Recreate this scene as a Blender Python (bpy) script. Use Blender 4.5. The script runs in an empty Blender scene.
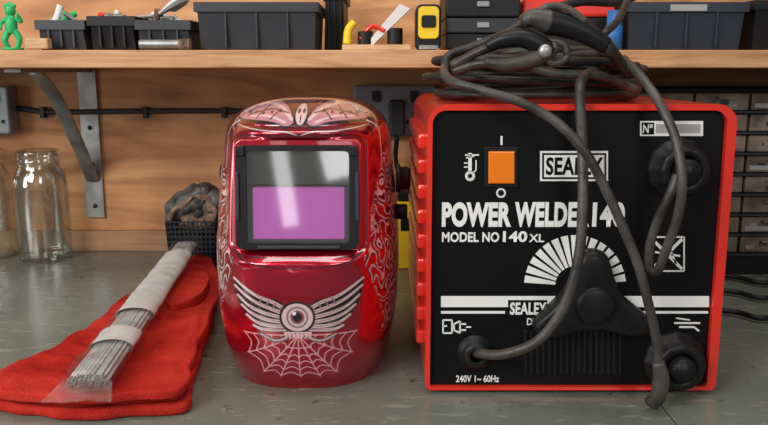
import bpy, bmesh, math, random
import numpy as np
from mathutils import Vector, Matrix, noise
random.seed(3)
scene=bpy.context.scene
F=780.0; H=0.30; HOR=70.0
TH=math.atan((212.5-HOR)/F); CT,ST=math.cos(TH),math.sin(TH)
def ray(px,py):
    a=(px-384)/F; b=(212.5-py)/F
    return Vector((a, CT+b*ST, -ST+b*CT))
def P(px,py,Y):
    d=ray(px,py); t=Y/d.y
    return Vector((d.x*t, Y, H+d.z*t))
def G(px,py,z=0.0):
    d=ray(px,py); t=(z-H)/d.z
    return Vector((d.x*t,d.y*t,z))
# ---------------- materials
def mat(name,col,rough=0.5,metal=0.0,var=0.0,vs=8,bump=0.0,bs=60,coat=0.0,trans=0.0,ior=1.45,col2=None,spec=.5):
    m=bpy.data.materials.new(name); m.use_nodes=True
    nt=m.node_tree; b=nt.nodes['Principled BSDF']
    b.inputs['Base Color'].default_value=(*col,1)
    b.inputs['Roughness'].default_value=rough
    b.inputs['Metallic'].default_value=metal
    b.inputs['Coat Weight'].default_value=coat
    b.inputs['Transmission Weight'].default_value=trans
    b.inputs['IOR'].default_value=ior
    b.inputs['Specular IOR Level'].default_value=spec
    tc=nt.nodes.new('ShaderNodeTexCoord')
    if var>0 or col2:
        n=nt.nodes.new('ShaderNodeTexNoise'); n.inputs['Scale'].default_value=vs; n.inputs['Detail'].default_value=6
        nt.links.new(tc.outputs['Object'],n.inputs['Vector'])
        r=nt.nodes.new('ShaderNodeValToRGB')
        c2=col2 or tuple(c*(1-var) for c in col)
        c1=col if col2 else tuple(min(1,c*(1+var)) for c in col)
        r.color_ramp.elements[0].position=.35; r.color_ramp.elements[1].position=.65
        r.color_ramp.elements[0].color=(*c2,1); r.color_ramp.elements[1].color=(*c1,1)
        nt.links.new(n.outputs['Fac'],r.inputs['Fac']); nt.links.new(r.outputs['Color'],b.inputs['Base Color'])
    if bump>0:
        n=nt.nodes.new('ShaderNodeTexNoise'); n.inputs['Scale'].default_value=bs; n.inputs['Detail'].default_value=4
        nt.links.new(tc.outputs['Object'],n.inputs['Vector'])
        bp=nt.nodes.new('ShaderNodeBump'); bp.inputs['Strength'].default_value=bump; bp.inputs['Distance'].default_value=.002
        nt.links.new(n.outputs['Fac'],bp.inputs['Height']); nt.links.new(bp.outputs['Normal'],b.inputs['Normal'])
    return m
def wood(name,ca,cb,cc,scale=(1.2,1,14),ns=3.0,rough=.6,off=0.0):
    m=bpy.data.materials.new(name); m.use_nodes=True
    nt=m.node_tree; b=nt.nodes['Principled BSDF']; b.inputs['Roughness'].default_value=rough
    tc=nt.nodes.new('ShaderNodeTexCoord'); mp=nt.nodes.new('ShaderNodeMapping')
    mp.inputs['Scale'].default_value=scale; mp.inputs['Location'].default_value=(off,off,off)
    nt.links.new(tc.outputs['Object'],mp.inputs['Vector'])
    n=nt.nodes.new('ShaderNodeTexNoise'); n.inputs['Scale'].default_value=ns; n.inputs['Detail'].default_value=8; n.inputs['Distortion'].default_value=1.6
    nt.links.new(mp.outputs['Vector'],n.inputs['Vector'])
    r=nt.nodes.new('ShaderNodeValToRGB')
    e=r.color_ramp.elements; e[0].position=.3; e[0].color=(*cc,1); e[1].position=.72; e[1].color=(*ca,1)
    k=e.new(.5); k.color=(*cb,1)
    nt.links.new(n.outputs['Fac'],r.inputs['Fac'])
    n2=nt.nodes.new('ShaderNodeTexNoise'); n2.inputs['Scale'].default_value=3.5; n2.inputs['Detail'].default_value=5
    nt.links.new(tc.outputs['Object'],n2.inputs['Vector'])
    r2=nt.nodes.new('ShaderNodeValToRGB'); r2.color_ramp.elements[0].position=.3; r2.color_ramp.elements[0].color=(.60,.52,.47,1); r2.color_ramp.elements[1].position=.6; r2.color_ramp.elements[1].color=(1,1,1,1)
    nt.links.new(n2.outputs['Fac'],r2.inputs['Fac'])
    mx=nt.nodes.new('ShaderNodeMix'); mx.data_type='RGBA'; mx.blend_type='MULTIPLY'; mx.inputs[0].default_value=1
    nt.links.new(r.outputs['Color'],mx.inputs[6]); nt.links.new(r2.outputs['Color'],mx.inputs[7])
    nt.links.new(mx.outputs[2],b.inputs['Base Color'])
    bp=nt.nodes.new('ShaderNodeBump'); bp.inputs['Strength'].default_value=.15; bp.inputs['Distance'].default_value=.002
    nt.links.new(n.outputs['Fac'],bp.inputs['Height']); nt.links.new(bp.outputs['Normal'],b.inputs['Normal'])
    return m
def benchmat():
    m=mat('grey_bench_paint',(.185,.205,.165),.3,col2=(.112,.127,.10),vs=4,bump=.12,bs=90)
    nt=m.node_tree; b=nt.nodes['Principled BSDF']
    tc=nt.nodes.new('ShaderNodeTexCoord')
    src=b.inputs['Base Color'].links[0].from_socket
    mp=nt.nodes.new('ShaderNodeMapping'); mp.inputs['Scale'].default_value=(9,30,1); mp.inputs['Rotation'].default_value=(0,0,.5)
    n=nt.nodes.new('ShaderNodeTexNoise'); n.inputs['Scale'].default_value=3; n.inputs['Detail'].default_value=10; n.inputs['Roughness'].default_value=.7
    nt.links.new(tc.outputs['Object'],mp.inputs['Vector']); nt.links.new(mp.outputs['Vector'],n.inputs['Vector'])
    r=nt.nodes.new('ShaderNodeValToRGB'); r.color_ramp.elements[0].position=.55; r.color_ramp.elements[0].color=(0,0,0,1); r.color_ramp.elements[1].position=.68; r.color_ramp.elements[1].color=(.7,.7,.7,1)
    nt.links.new(n.outputs['Fac'],r.inputs['Fac'])
    mx=nt.nodes.new('ShaderNodeMix'); mx.data_type='RGBA'; mx.inputs[7].default_value=(.33,.32,.26,1)
    nt.links.new(r.outputs['Color'],mx.inputs[0]); nt.links.new(src,mx.inputs[6])
    n2=nt.nodes.new('ShaderNodeTexNoise'); n2.inputs['Scale'].default_value=60; n2.inputs['Detail'].default_value=5
    nt.links.new(tc.outputs['Object'],n2.inputs['Vector'])
    r2=nt.nodes.new('ShaderNodeValToRGB'); r2.color_ramp.elements[0].position=.30; r2.color_ramp.elements[0].color=(.45,.40,.33,1); r2.color_ramp.elements[1].position=.36; r2.color_ramp.elements[1].color=(1,1,1,1)
    nt.links.new(n2.outputs['Fac'],r2.inputs['Fac'])
    m3=nt.nodes.new('ShaderNodeMix'); m3.data_type='RGBA'; m3.blend_type='MULTIPLY'; m3.inputs[0].default_value=1
    nt.links.new(mx.outputs[2],m3.inputs[6]); nt.links.new(r2.outputs['Color'],m3.inputs[7]); nt.links.new(m3.outputs[2],b.inputs['Base Color'])
    mr=nt.nodes.new('ShaderNodeMapRange'); mr.inputs['To Min'].default_value=.12; mr.inputs['To Max'].default_value=.38
    nt.links.new(n.outputs['Fac'],mr.inputs['Value']); nt.links.new(mr.outputs['Result'],b.inputs['Roughness'])
    return m
def clearfilm(name,fac=.2,rough=.15,tint=(1,1,1),bump=0.5,edge=False):
    m=bpy.data.materials.new(name); m.use_nodes=True
    nt=m.node_tree; nt.nodes.clear()
    o=nt.nodes.new('ShaderNodeOutputMaterial'); t=nt.nodes.new('ShaderNodeBsdfTransparent'); g=nt.nodes.new('ShaderNodeBsdfGlossy')
    t.inputs['Color'].default_value=(*tint,1); g.inputs['Roughness'].default_value=rough
    x=nt.nodes.new('ShaderNodeMixShader'); x.inputs[0].default_value=fac
    if edge:
        lw=nt.nodes.new('ShaderNodeLayerWeight'); lw.inputs['Blend'].default_value=.42
        mr=nt.nodes.new('ShaderNodeMapRange'); mr.inputs['To Min'].default_value=.07; mr.inputs['To Max'].default_value=.9
        nt.links.new(lw.outputs['Facing'],mr.inputs['Value']); nt.links.new(mr.outputs['Result'],x.inputs[0])
    if bump>0:
        n=nt.nodes.new('ShaderNodeTexNoise'); n.inputs['Scale'].default_value=60
        bp=nt.nodes.new('ShaderNodeBump'); bp.inputs['Strength'].default_value=bump; bp.inputs['Distance'].default_value=.003
        nt.links.new(n.outputs['Fac'],bp.inputs['Height']); nt.links.new(bp.outputs['Normal'],g.inputs['Normal'])
    nt.links.new(t.outputs[0],x.inputs[1]); nt.links.new(g.outputs[0],x.inputs[2]); nt.links.new(x.outputs[0],o.inputs['Surface'])
    return m
M={}
M['ply']=wood('plywood_wall',(.84,.46,.205),(.66,.32,.13),(.38,.155,.055),(1.0,1,6),3.0)
M['shelfwood']=wood('shelf_pine',(.70,.42,.22),(.58,.32,.15),(.40,.2,.085),(2,3,30),3.0)
M['plyend']=wood('pine_offcut',(.75,.5,.28),(.62,.38,.2),(.45,.25,.12),(6,6,40),3.0)
M['black']=mat('black_plastic',(.010,.010,.011),.42,spec=.35)
M['panel']=mat('panel_black_paint',(.004,.004,.005),.45,bump=.05,bs=300,spec=.22)
M['rubber']=mat('rubber_cable',(.022,.021,.020),.42,var=.4,vs=40,bump=.2,bs=200)
M['rubber2']=mat('dusty_cable',(.052,.045,.040),.42,var=.55,vs=30,bump=.3,bs=200)
M['red']=mat('red_enamel',(.74,.03,.015),.28,coat=.6,var=.05,vs=6)
M['white']=mat('white_print',(.82,.82,.80),.5)
M['greyprint']=mat('grey_print',(.35,.35,.34),.5)
M['orange']=mat('orange_switch',(.85,.20,.008),.3)
M['steel']=mat('galvanised_steel',(.36,.36,.35),.42,metal=.75,var=.25,vs=30)
M['greymetal']=mat('grey_socket',(.27,.30,.33),.35,metal=.35,var=.1)
M['darkgrey']=mat('dark_grey_plastic',(.028,.031,.038),.45,var=.2,vs=10)
M['bluegrey']=mat('blue_grey_bin',(.025,.033,.046),.4,var=.15,vs=5)
M['leather']=mat('red_suede',(.56,.038,.026),.95,col2=(.36,.015,.011),vs=14,bump=.8,bs=380,spec=.1)
M['paper']=mat('paper_label',(.80,.78,.74),.5,var=.10,vs=45,bump=1.0,bs=45)
M['rod']=mat('electrode_rod',(.60,.60,.58),.5,metal=.0,var=.25,vs=70)
M['glass']=clearfilm('jar_glass',.1,.04,(.955,.98,.965),0,True)
M['film']=clearfilm('plastic_film',.24,.10,(.97,.98,.98),.8)
M['cover']=clearfilm('visor_cover',.26,.05,(.93,.94,.93),0)
M['yellow']=mat('yellow_plastic',(.85,.58,.02),.4)
M['green']=mat('green_plastic',(.02,.42,.13),.4)
M['blue']=mat('blue_plastic',(.02,.14,.4),.4)
M['amber']=mat('smoky_drawer',(.20,.155,.115),.3,var=.5,vs=25)
M['brown']=mat('rusty_metal',(.20,.125,.085),.85,var=.6,vs=70,bump=.8,bs=150)
M['iron']=mat('worn_cast_metal',(.13,.12,.11),.6,metal=.4,var=.6,vs=50,bump=.8,bs=120)
M['sticker']=mat('white_plastic',(.7,.7,.68),.4)
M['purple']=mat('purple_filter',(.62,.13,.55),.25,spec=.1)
b=M['purple'].node_tree.nodes['Principled BSDF']; b.inputs['Emission Color'].default_value=(.75,.18,.68,1); b.inputs['Emission Strength'].default_value=.5  # filter is no lamp; emission put in to brighten the lens colour
M['visback']=mat('visor_inner',(.10,.115,.10),.5,spec=.1)
M['bench']=benchmat()
M['concrete']=mat('concrete_floor',(.3,.3,.28),.8,var=.2,vs=6)
# ---------------- geometry helpers
def empty(name,loc=(0,0,0)):
    e=bpy.data.objects.new(name,None); e.empty_display_size=.02; e.location=loc
    scene.collection.objects.link(e); return e
def add(name,verts,faces,m,parent=None,smooth=False):
    me=bpy.data.meshes.new(name); me.from_pydata([tuple(v) for v in verts],[],faces); me.update()
    return addme(name,me,m,parent,smooth)
def addme(name,me,m,parent=None,smooth=False):
    o=bpy.data.objects.new(name,me); scene.collection.objects.link(o)
    if m: me.materials.append(m)
    if smooth:
        for p in me.polygons: p.use_smooth=True
    if parent:
        o.parent=parent; o.matrix_parent_inverse=Matrix.Translation(-Vector(parent.location))
    return o
def box(name,x0,x1,y0,y1,z0,z1,m,parent=None,bev=0.0,taper=0.0):
    bm=bmesh.new(); bmesh.ops.create_cube(bm,size=1)
    for v in bm.verts:
        top=v.co.z>0
        tx=(1-taper) if not top else 1
        v.co=Vector(((x0+x1)/2+v.co.x*(x1-x0)*tx,(y0+y1)/2+v.co.y*(y1-y0)*tx,(z0+z1)/2+v.co.z*(z1-z0)))
    if bev>0: bmesh.ops.bevel(bm,geom=list(bm.edges),offset=bev,segments=3,affect='EDGES',profile=.5)
    me=bpy.data.meshes.new(name); bm.to_mesh(me); bm.free()
    return addme(name,me,m,parent,False)
def prism(name,pts,y0,y1,m,parent=None,bev=0.0):
    n=len(pts); bm=bmesh.new()
    a=[bm.verts.new((p[0],y0,p[1])) for p in pts]; c=[bm.verts.new((p[0],y1,p[1])) for p in pts]
    bm.faces.new(a); bm.faces.new(list(reversed(c)))
    for i in range(n): bm.faces.new((a[i],c[i],c[(i+1)%n],a[(i+1)%n]))
    bmesh.ops.recalc_face_normals(bm,faces=list(bm.faces))
    if bev>0:
        es=[e for e in bm.edges if all(abs(v.co.y-y0)<1e-7 for v in e.verts)]
        bmesh.ops.bevel(bm,geom=es,offset=bev,segments=3,affect='EDGES',profile=.5)
    me=bpy.data.meshes.new(name); bm.to_mesh(me); bm.free()
    return addme(name,me,m,parent)
def cm(pts,sub=8):
    pts=[Vector(p) for p in pts]; out=[]
    q=[pts[0]*2-pts[1]]+pts+[pts[-1]*2-pts[-2]]
    for i in range(1,len(q)-2):
        p0,p1,p2,p3=q[i-1:i+3]
        for k in range(sub):
            t=k/sub
            out.append(.5*((2*p1)+(p2-p0)*t+(2*p0-5*p1+4*p2-p3)*t*t+(3*p1-p0-3*p2+p3)*t**3))
    out.append(pts[-1]); return out
def tube(name,pts,r,m,parent=None,sub=8,seg=12,smooth=True,flat=1.0,caps=True,wr=0.0):
    c=cm(pts,sub) if sub>1 else [Vector(p) for p in pts]
    n=len(c); rs=r if callable(r) else (lambda t:r)
    verts=[];faces=[]
    T=(c[1]-c[0]).normalized()
    up=Vector((0,0,1)) if abs(T.z)<.9 else Vector((0,1,0))
    N=(up-T*up.dot(T)).normalized()
    for i in range(n):
        T=(c[min(i+1,n-1)]-c[max(i-1,0)]).normalized()
        N=(N-T*N.dot(T)).normalized(); B=T.cross(N); R=rs(i/(n-1))
        for k in range(seg):
            a=2*math.pi*k/seg; q=c[i]+N*math.cos(a)*R*flat+B*math.sin(a)*R
            if wr>0: q=q+(q-c[i]).normalized()*noise.noise(q*60)*wr
            verts.append(q)
    for i in range(n-1):
        for k in range(seg):
            k2=(k+1)%seg; faces.append((i*seg+k,i*seg+k2,(i+1)*seg+k2,(i+1)*seg+k))
    if caps:
        faces.append(tuple(reversed(range(seg)))); faces.append(tuple(range((n-1)*seg,n*seg)))
    return add(name,verts,faces,m,parent,smooth)
def cyl(name,a,b,r,m,parent=None,seg=32,r2=None):
    a=Vector(a);b=Vector(b); r2=r if r2 is None else r2
    return tube(name,[a,b],lambda t:r+(r2-r)*t,m,parent,sub=1,seg=seg,smooth=False)
def lathe(name,prof,c,m,parent=None,seg=48,axis='z',closed=False,lobes=0,lamp=0.0):
    v=[];f=[]
    for (r,h) in prof:
        for k in range(seg):
            a=2*math.pi*k/seg; R=r*(1+lamp*math.cos(lobes*a)) if lobes else r
            if axis=='z': v.append((c[0]+R*math.cos(a),c[1]+R*math.sin(a),c[2]+h))
            elif axis=='y': v.append((c[0]+R*math.cos(a),c[1]-h,c[2]+R*math.sin(a)))
            else: v.append((c[0]+h,c[1]+R*math.cos(a),c[2]+R*math.sin(a)))
    n=len(prof)
    for i in range(n-1 if not closed else n):
        j=(i+1)%n
        for k in range(seg):
            k2=(k+1)%seg; f.append((i*seg+k,i*seg+k2,j*seg+k2,j*seg+k))
    o=add(name,v,f,m,parent,True)
    bm=bmesh.new(); bm.from_mesh(o.data); bmesh.ops.remove_doubles(bm,verts=bm.verts,dist=1e-6); bmesh.ops.recalc_face_normals(bm,faces=list(bm.faces)); bm.to_mesh(o.data); bm.free()
    for p in o.data.polygons: p.use_smooth=True
    return o
def rrect(x0,x1,z0,z1,r,seg=6,rb=None):
    rb=r if rb is None else rb; pts=[]
    for (cx,cz,a0,rr) in ((x1-r,z1-r,0,r),(x0+r,z1-r,90,r),(x0+rb,z0+rb,180,rb),(x1-rb,z0+rb,270,rb)):
        for k in range(seg+1):
            a=math.radians(a0+90*k/seg); pts.append((cx+rr*math.cos(a),cz+rr*math.sin(a)))
    return pts
def ring(name,outer,inner,y0,y1,m,parent=None):
    n=len(outer); v=[];f=[]
    for y in (y0,y1):
        v+=[(p[0],y,p[1]) for p in outer]; v+=[(p[0],y,p[1]) for p in inner]
    for i in range(n):
        j=(i+1)%n
        f+=[(i,n+i,n+j,j),(2*n+i,2*n+j,3*n+j,3*n+i),(i,j,2*n+j,2*n+i),(n+i,3*n+i,3*n+j,n+j)]
    o=add(name,v,f,m,parent)
    bm=bmesh.new(); bm.from_mesh(o.data); bmesh.ops.recalc_face_normals(bm,faces=list(bm.faces)); bm.to_mesh(o.data); bm.free()
    return o

# ================= ROOM
WY=1.29
box('wall_back',-1.6,1.6,WY,WY+.02,-.9,1.1,M['ply'])
box('floor',-1.6,1.6,-1.8,WY+.02,-.95,-.9,M['concrete'])
bench=empty('workbench',(0,.9,0))
box('top_board',-1.5,.252,.56,WY-.001,-.04,0,M['bench'],bench,.0015)
box('top_board_right',.2535,1.5,.56,WY-.001,-.04,-.0005,M['bench'],bench,.0015)
box('apron',-1.5,1.5,.58,.60,-.14,-.041,M['plyend'],bench)
for i,(x,y) in enumerate(((-1.4,.62),(1.4,.62),(-1.4,1.2),(1.4,1.2),(0,.64),(0,1.2))):
    box('leg_%d'%i,x-.03,x+.03,y-.03,y+.03,-.9,-.041,M['plyend'],bench)
box('trim_1',-1.5,1.5,WY-.012,WY,0,.035,wood('trim_ply',(.60,.36,.20),(.48,.27,.14),(.3,.15,.07),(1,1,10)),None,.001)
SB,STP=.3025,.3247
box('wall_shelf',-1.5,1.5,1.0,WY-.001,SB,STP,M['shelfwood'],None,.0015)
# bracket
br=empty('shelf_bracket',(P(92,140,WY).x,WY,.2))
bx=P(92,140,WY).x
z1=P(92,217,WY).z
box('upright',bx-.015,bx+.015,WY-.006,WY-.0005,z1,SB-.001,M['steel'],br,.0008)
for k,zz in enumerate((z1+.02,z1+.09,z1+.15)):
    lathe('screw_%d'%k,[(0.0001,.003),(.003,.0025),(.004,0)],(bx,WY-.006,zz),M['darkgrey'],br,16,'y')
box('arm',bx-.011,bx+.011,1.03,WY-.006,SB-.006,SB-.0006,M['steel'],br,.0008)
tube('brace',[(bx,1.095,SB-.007),(bx,1.115,SB-.014),(bx,1.165,P(0,102,1.165).z),(bx,1.235,P(0,148,1.235).z),(bx,1.265,P(0,170,1.265).z),(bx,WY-.008,P(0,180,1.28).z)],.0115,M['steel'],br,6,12,True,.35)
# wall conduit and sockets
con=empty('wall_cable',P(100,112,WY))
tube('cable',[P(-120,105,WY-.006),P(8,108,WY-.006),P(50,112,WY-.006),P(145,111,WY-.006),P(230,111,WY-.006),P(350,113,WY-.006)],.0045,M['darkgrey'],con)
for k,px in enumerate((45,147,225)):
    c=P(px,111,WY); box('clip_%d'%k,c.x-.004,c.x+.004,WY-.013,WY-.0005,c.z-.011,c.z+.007,M['darkgrey'],con,.001)
def socket(name,px0,py0,px1,py1):
    a=P(px0,py0,WY-.03);b=P(px1,py1,WY-.03)
    e=empty(name,(a.x,WY,b.z))
    prism('box',rrect(a.x,b.x,b.z,a.z,.006),WY-.034,WY-.0005,M['greymetal'],e,.003)
    w=b.x-a.x
    for k in range(2):
        cx=a.x+w*(.27+.46*k); cz=(a.z+b.z)/2
        prism('rocker_%d'%k,rrect(cx-.007,cx+.007,a.z-.026,a.z-.009,.002),WY-.038,WY-.034,M['darkgrey'],e,.001)
        for j,(dx,dz) in enumerate(((0,-.004),(-.01,-.018),(.01,-.018))):
            box('slot_%d_%d'%(k,j),cx+dx-.003,cx+dx+.003,WY-.0345,WY-.034,cz+dz-.003,cz+dz+.003,M['black'],e)
    return e
s=socket('wall_socket',354,85,436,136)
socket('light_switch',-40,86,12,134)
a=P(389,100,WY-.06); b=P(405,136,WY-.06)
prism('plug_body',rrect(a.x,b.x,b.z,a.z,.006),WY-.06,WY-.0345,M['darkgrey'],s,.004)
tube('plug_lead',[((a.x+b.x)/2,WY-.05,b.z),((a.x+b.x)/2,WY-.04,b.z-.05),((a.x+b.x)/2+.03,WY-.03,b.z-.10)],.004,M['black'],s)

# ================= JARS
def jar(name,px,py,R,h):
    c=G(px,py,0); cy=c.y+R; cx=(px-384)/F*(cy*CT+H*ST)
    e=empty(name,(cx,cy,0))
    s=h/.18
    o=[(.0005,.004),(R*.7,.002),(R*.93,.0005),(R,.008),(R,.06),(R,.122*s),(R*.97,.135*s),(R*.82,.148*s),(R*.76,.153*s),(R*.76,.157*s),(R*.80,.160*s),(R*.80,.163*s),(R*.76,.166*s),(R*.79,.170*s),(R*.79,.176*s),(R*.76,h)]
    inn=[(R*.71,h),(R*.70,.155*s),(R*.78,.147*s),(R*.93,.132*s),(R-.003,.12*s),(R-.003,.012),(R*.9,.0065),(.0005,.008)]
    lathe('glass_body',o+inn,(cx,cy,0.0002),M['glass'],e,56)
    return e
jar('glass_jar',46,264,.041,.176)
jar('glass_jar',-10,262,.041,.176)

# ================= SHELF ITEMS
def bin_(name,px0,px1,pyt,Y0=1.03,D=.14,m='black',taper=.08,label=False):
    a=P(px0,pyt,Y0);b=P(px1,pyt,Y0)
    x0,x1,zt=a.x,b.x,a.z; z0=STP+.0003
    e=empty(name,((x0+x1)/2,Y0+D/2,z0)); t=.003; dx=(x1-x0)*taper/2
    bm=bmesh.new()
    def rect(x0,x1,y0,y1,z): return [bm.verts.new(p) for p in ((x0,y0,z),(x1,y0,z),(x1,y1,z),(x0,y1,z))]
    def wall(A,B):
        for i in range(4): bm.faces.new((A[i],A[(i+1)%4],B[(i+1)%4],B[i]))
    y1=Y0+D
    A=rect(x0+dx,x1-dx,Y0+.01,y1-.01,z0); B=rect(x0+.004,x1-.004,Y0+.004,y1-.004,zt-.012); C=rect(x0,x1,Y0,y1,zt-.012); Dd=rect(x0,x1,Y0,y1,zt)
    E=rect(x0+.006,x1-.006,Y0+.006,y1-.006,zt); Fv=rect(x0+dx+t,x1-dx-t,Y0+.013,y1-.013,z0+.004)
    bm.faces.new(A); wall(A,B);wall(B,C);wall(C,Dd);wall(Dd,E);wall(E,Fv); bm.faces.new(Fv)
    bmesh.ops.recalc_face_normals(bm,faces=list(bm.faces))
    me=bpy.data.meshes.new(name); bm.to_mesh(me); bm.free()
    addme('tub',me,M[m],e)
    for k in range(3):
        xx=x0+(x1-x0)*(.25+.25*k); box('rib_%d'%k,xx-.0012,xx+.0012,Y0+.002,Y0+.012,z0+.004,zt-.012,M[m],e)
    if label: box('label',x0+(x1-x0)*.35,x0+(x1-x0)*.65,Y0-.001,Y0+.001,zt-.011,zt-.003,M['greyprint'],e)
    return e
bin_('storage_bin',193,318,2,m='darkgrey')
bin_('storage_bin',628,750,2,1.02,m='bluegrey',label=True)
bin_('storage_bin',755,860,0,1.03,m='black')
trays=[bin_('parts_tray',34,84,20,m='darkgrey'),bin_('parts_tray',86,134,16,m='black'),bin_('parts_tray',134,190,20,m='darkgrey')]
bin_('storage_bin',322,346,-10,1.10,m='black')
def shelfbox(name,px0,px1,py0,py1,Y,D,m,bev=.002,parent=None):
    a=P(px0,py0,Y);b=P(px1,py1,Y); z0=max(b.z,STP+.0003) if py1>=46 else b.z
    return box(name,a.x,b.x,Y,Y+D,z0,a.z,M[m],parent,bev)
for t,(px,cols) in enumerate(((60,('green','steel','sticker')),(110,('steel','sticker','red')),(165,('sticker','steel','brown')))):
    e=trays[t]
    for k in range(10):
        c=P(px+random.uniform(-16,16),0,1.07+random.uniform(0,.05)); z=P(px,20,1.09).z
        d=Vector((random.uniform(-1,1),random.uniform(-.5,.5),random.uniform(-.15,.6))).normalized()*random.uniform(.008,.018)
        cc=Vector((c.x,c.y,z+random.uniform(-.01,.006)))
        cyl('loose_bit_%d'%k,cc-d,cc+d,random.uniform(.002,.005),M[cols[k%3]],e,10,random.uniform(.002,.005))
tube('plastic_bag',[P(160,14,1.07),P(172,6,1.07),P(184,0,1.09),P(192,-10,1.1)],lambda t:.006+.012*math.sin(t*3)**2,M['sticker'],trays[2],6,8,False,.4)
# green toy figure
c=P(13,47,1.02); c.z=STP+.0004
g=empty('toy_figurine',c)
def B(x,z,y=0): return (c.x+x,c.y+y,c.z+z)
lathe('base',[(.0001,0),(.013,0),(.013,.003),(.0001,.003)],c,M['green'],g,20)
tube('leg_left',[B(-.004,.024),B(-.008,.013,-.003),B(-.006,.003)],lambda t:.0045-.0015*t,M['green'],g)
tube('leg_right',[B(.004,.024),B(.009,.014),B(.006,.003)],lambda t:.0045-.0015*t,M['green'],g)
tube('torso',[B(0,.021),B(0,.03),B(0,.038),B(0,.043)],lambda t:.0065+.002*math.sin(t*3)-.002*t,M['green'],g)
tube('head',[B(0,.042),B(0,.045),B(0,.049),B(0,.054),B(0,.057)],lambda t:.0025+.0042*math.sin(t*math.pi)**.7,M['green'],g)
tube('hat',[B(-.007,.054),B(0,.057),B(.007,.054)],.0025,M['green'],g)
tube('arm_left',[B(-.006,.039),B(-.013,.033),B(-.010,.026,-.008)],lambda t:.003-.001*t,M['green'],g)
tube('arm_right',[B(.006,.039),B(.013,.036),B(.011,.045,-.006)],lambda t:.003-.001*t,M['green'],g)
shelfbox('wood_offcut',24,48,38,49,1.01,.015,'plyend')
e=empty('small_torch',P(160,45,1.01)); a=P(140,45,1.015); a.z=STP+.0075
cyl('barrel',a,a+Vector((.05,0,0)),.006,M['steel'],e); cyl('head',a+Vector((.05,0,0)),a+Vector((.064,0,0)),.0065,M['brown'],e,24,.0075)
e=empty('hand_plane',P(370,45,1.03))
a=P(342,49,1.02); a.z=STP+.0004
box('sole',a.x,a.x+.088,1.02,1.05,a.z,a.z+.007,M['plyend'],e,.001)
prism('blade',[(a.x+.03,a.z+.007),(a.x+.04,a.z+.007),(a.x+.088,a.z+.052),(a.x+.074,a.z+.058)],1.028,1.045,M['sticker'],e,.0005)
tube('handle',[(a.x+.006,1.035,a.z+.008),(a.x+.008,1.035,a.z+.026),(a.x+.016,1.035,a.z+.036)],lambda t:.006-.001*t,M['yellow'],e)
tube('lever',[(a.x+.024,1.03,a.z+.014),(a.x+.038,1.03,a.z+.03),(a.x+.055,1.03,a.z+.024)],.0035,M['red'],e)
cyl('body',(a.x+.03,1.035,a.z+.007),(a.x+.03,1.035,a.z+.024),.010,M['black'],e)
cyl('knob',(a.x+.068,1.035,a.z+.007),(a.x+.068,1.035,a.z+.028),.010,M['black'],e)
# tape measure
a=P(416,4,1.02);b=P(441,49,1.02); z0=STP+.0004
e=empty('tape_measure',((a.x+b.x)/2,1.03,z0))
prism('case',rrect(a.x,b.x,z0,a.z,.008),1.02,1.06,M['black'],e,.003)
prism('grip',rrect(a.x+.003,b.x-.003,z0+.014,a.z-.003,.006),1.018,1.03,M['yellow'],e,.001)
prism('badge',rrect(a.x+.007,b.x-.007,z0+.028,a.z-.014,.003),1.0165,1.019,M['black'],e)
box('hook',a.x+.004,b.x-.004,1.015,1.021,z0+.001,z0+.006,M['steel'],e)
# black organiser
e=empty('parts_organiser',P(480,40,1.03))
for k,(t,bb) in enumerate(((-8,17),(18,33),(34,49))):
    A=P(446,t,1.04);Bb=P(520,bb,1.04)
    zb=max(Bb.z,STP+.0004)
    box('case_%d'%k,A.x,Bb.x,1.04,1.16,zb,A.z,M['black' if k!=1 else 'darkgrey'],e,.002)
    box('catch_%d'%k,(A.x+Bb.x)/2-.008,(A.x+Bb.x)/2+.008,1.036,1.041,(A.z+zb)/2-.003,(A.z+zb)/2+.004,M['greymetal'],e,.001)
e=empty('toolbox',P(570,40,1.08))
A=P(524,8,1.06);Bb=P(612,49,1.06)
box('base',A.x,Bb.x,1.06,1.2,STP+.0004,A.z-.012,M['black'],e,.003)
box('lid',A.x-.002,Bb.x+.002,1.058,1.202,A.z-.0115,A.z+.012,M['red'],e,.004)
tube('handle',[(A.x+.03,1.1,A.z+.01),(A.x+.035,1.1,A.z+.028),(Bb.x-.035,1.1,A.z+.028),(Bb.x-.03,1.1,A.z+.01)],.005,M['red'],e,4)
c=P(613,49,1.03); c.z=STP+.0004
lathe('paint_marker',[(.0001,0),(.011,0),(.011,.03),(.0095,.031),(.0095,.05),(.0001,.05)],c,M['blue'],None,24)

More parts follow.
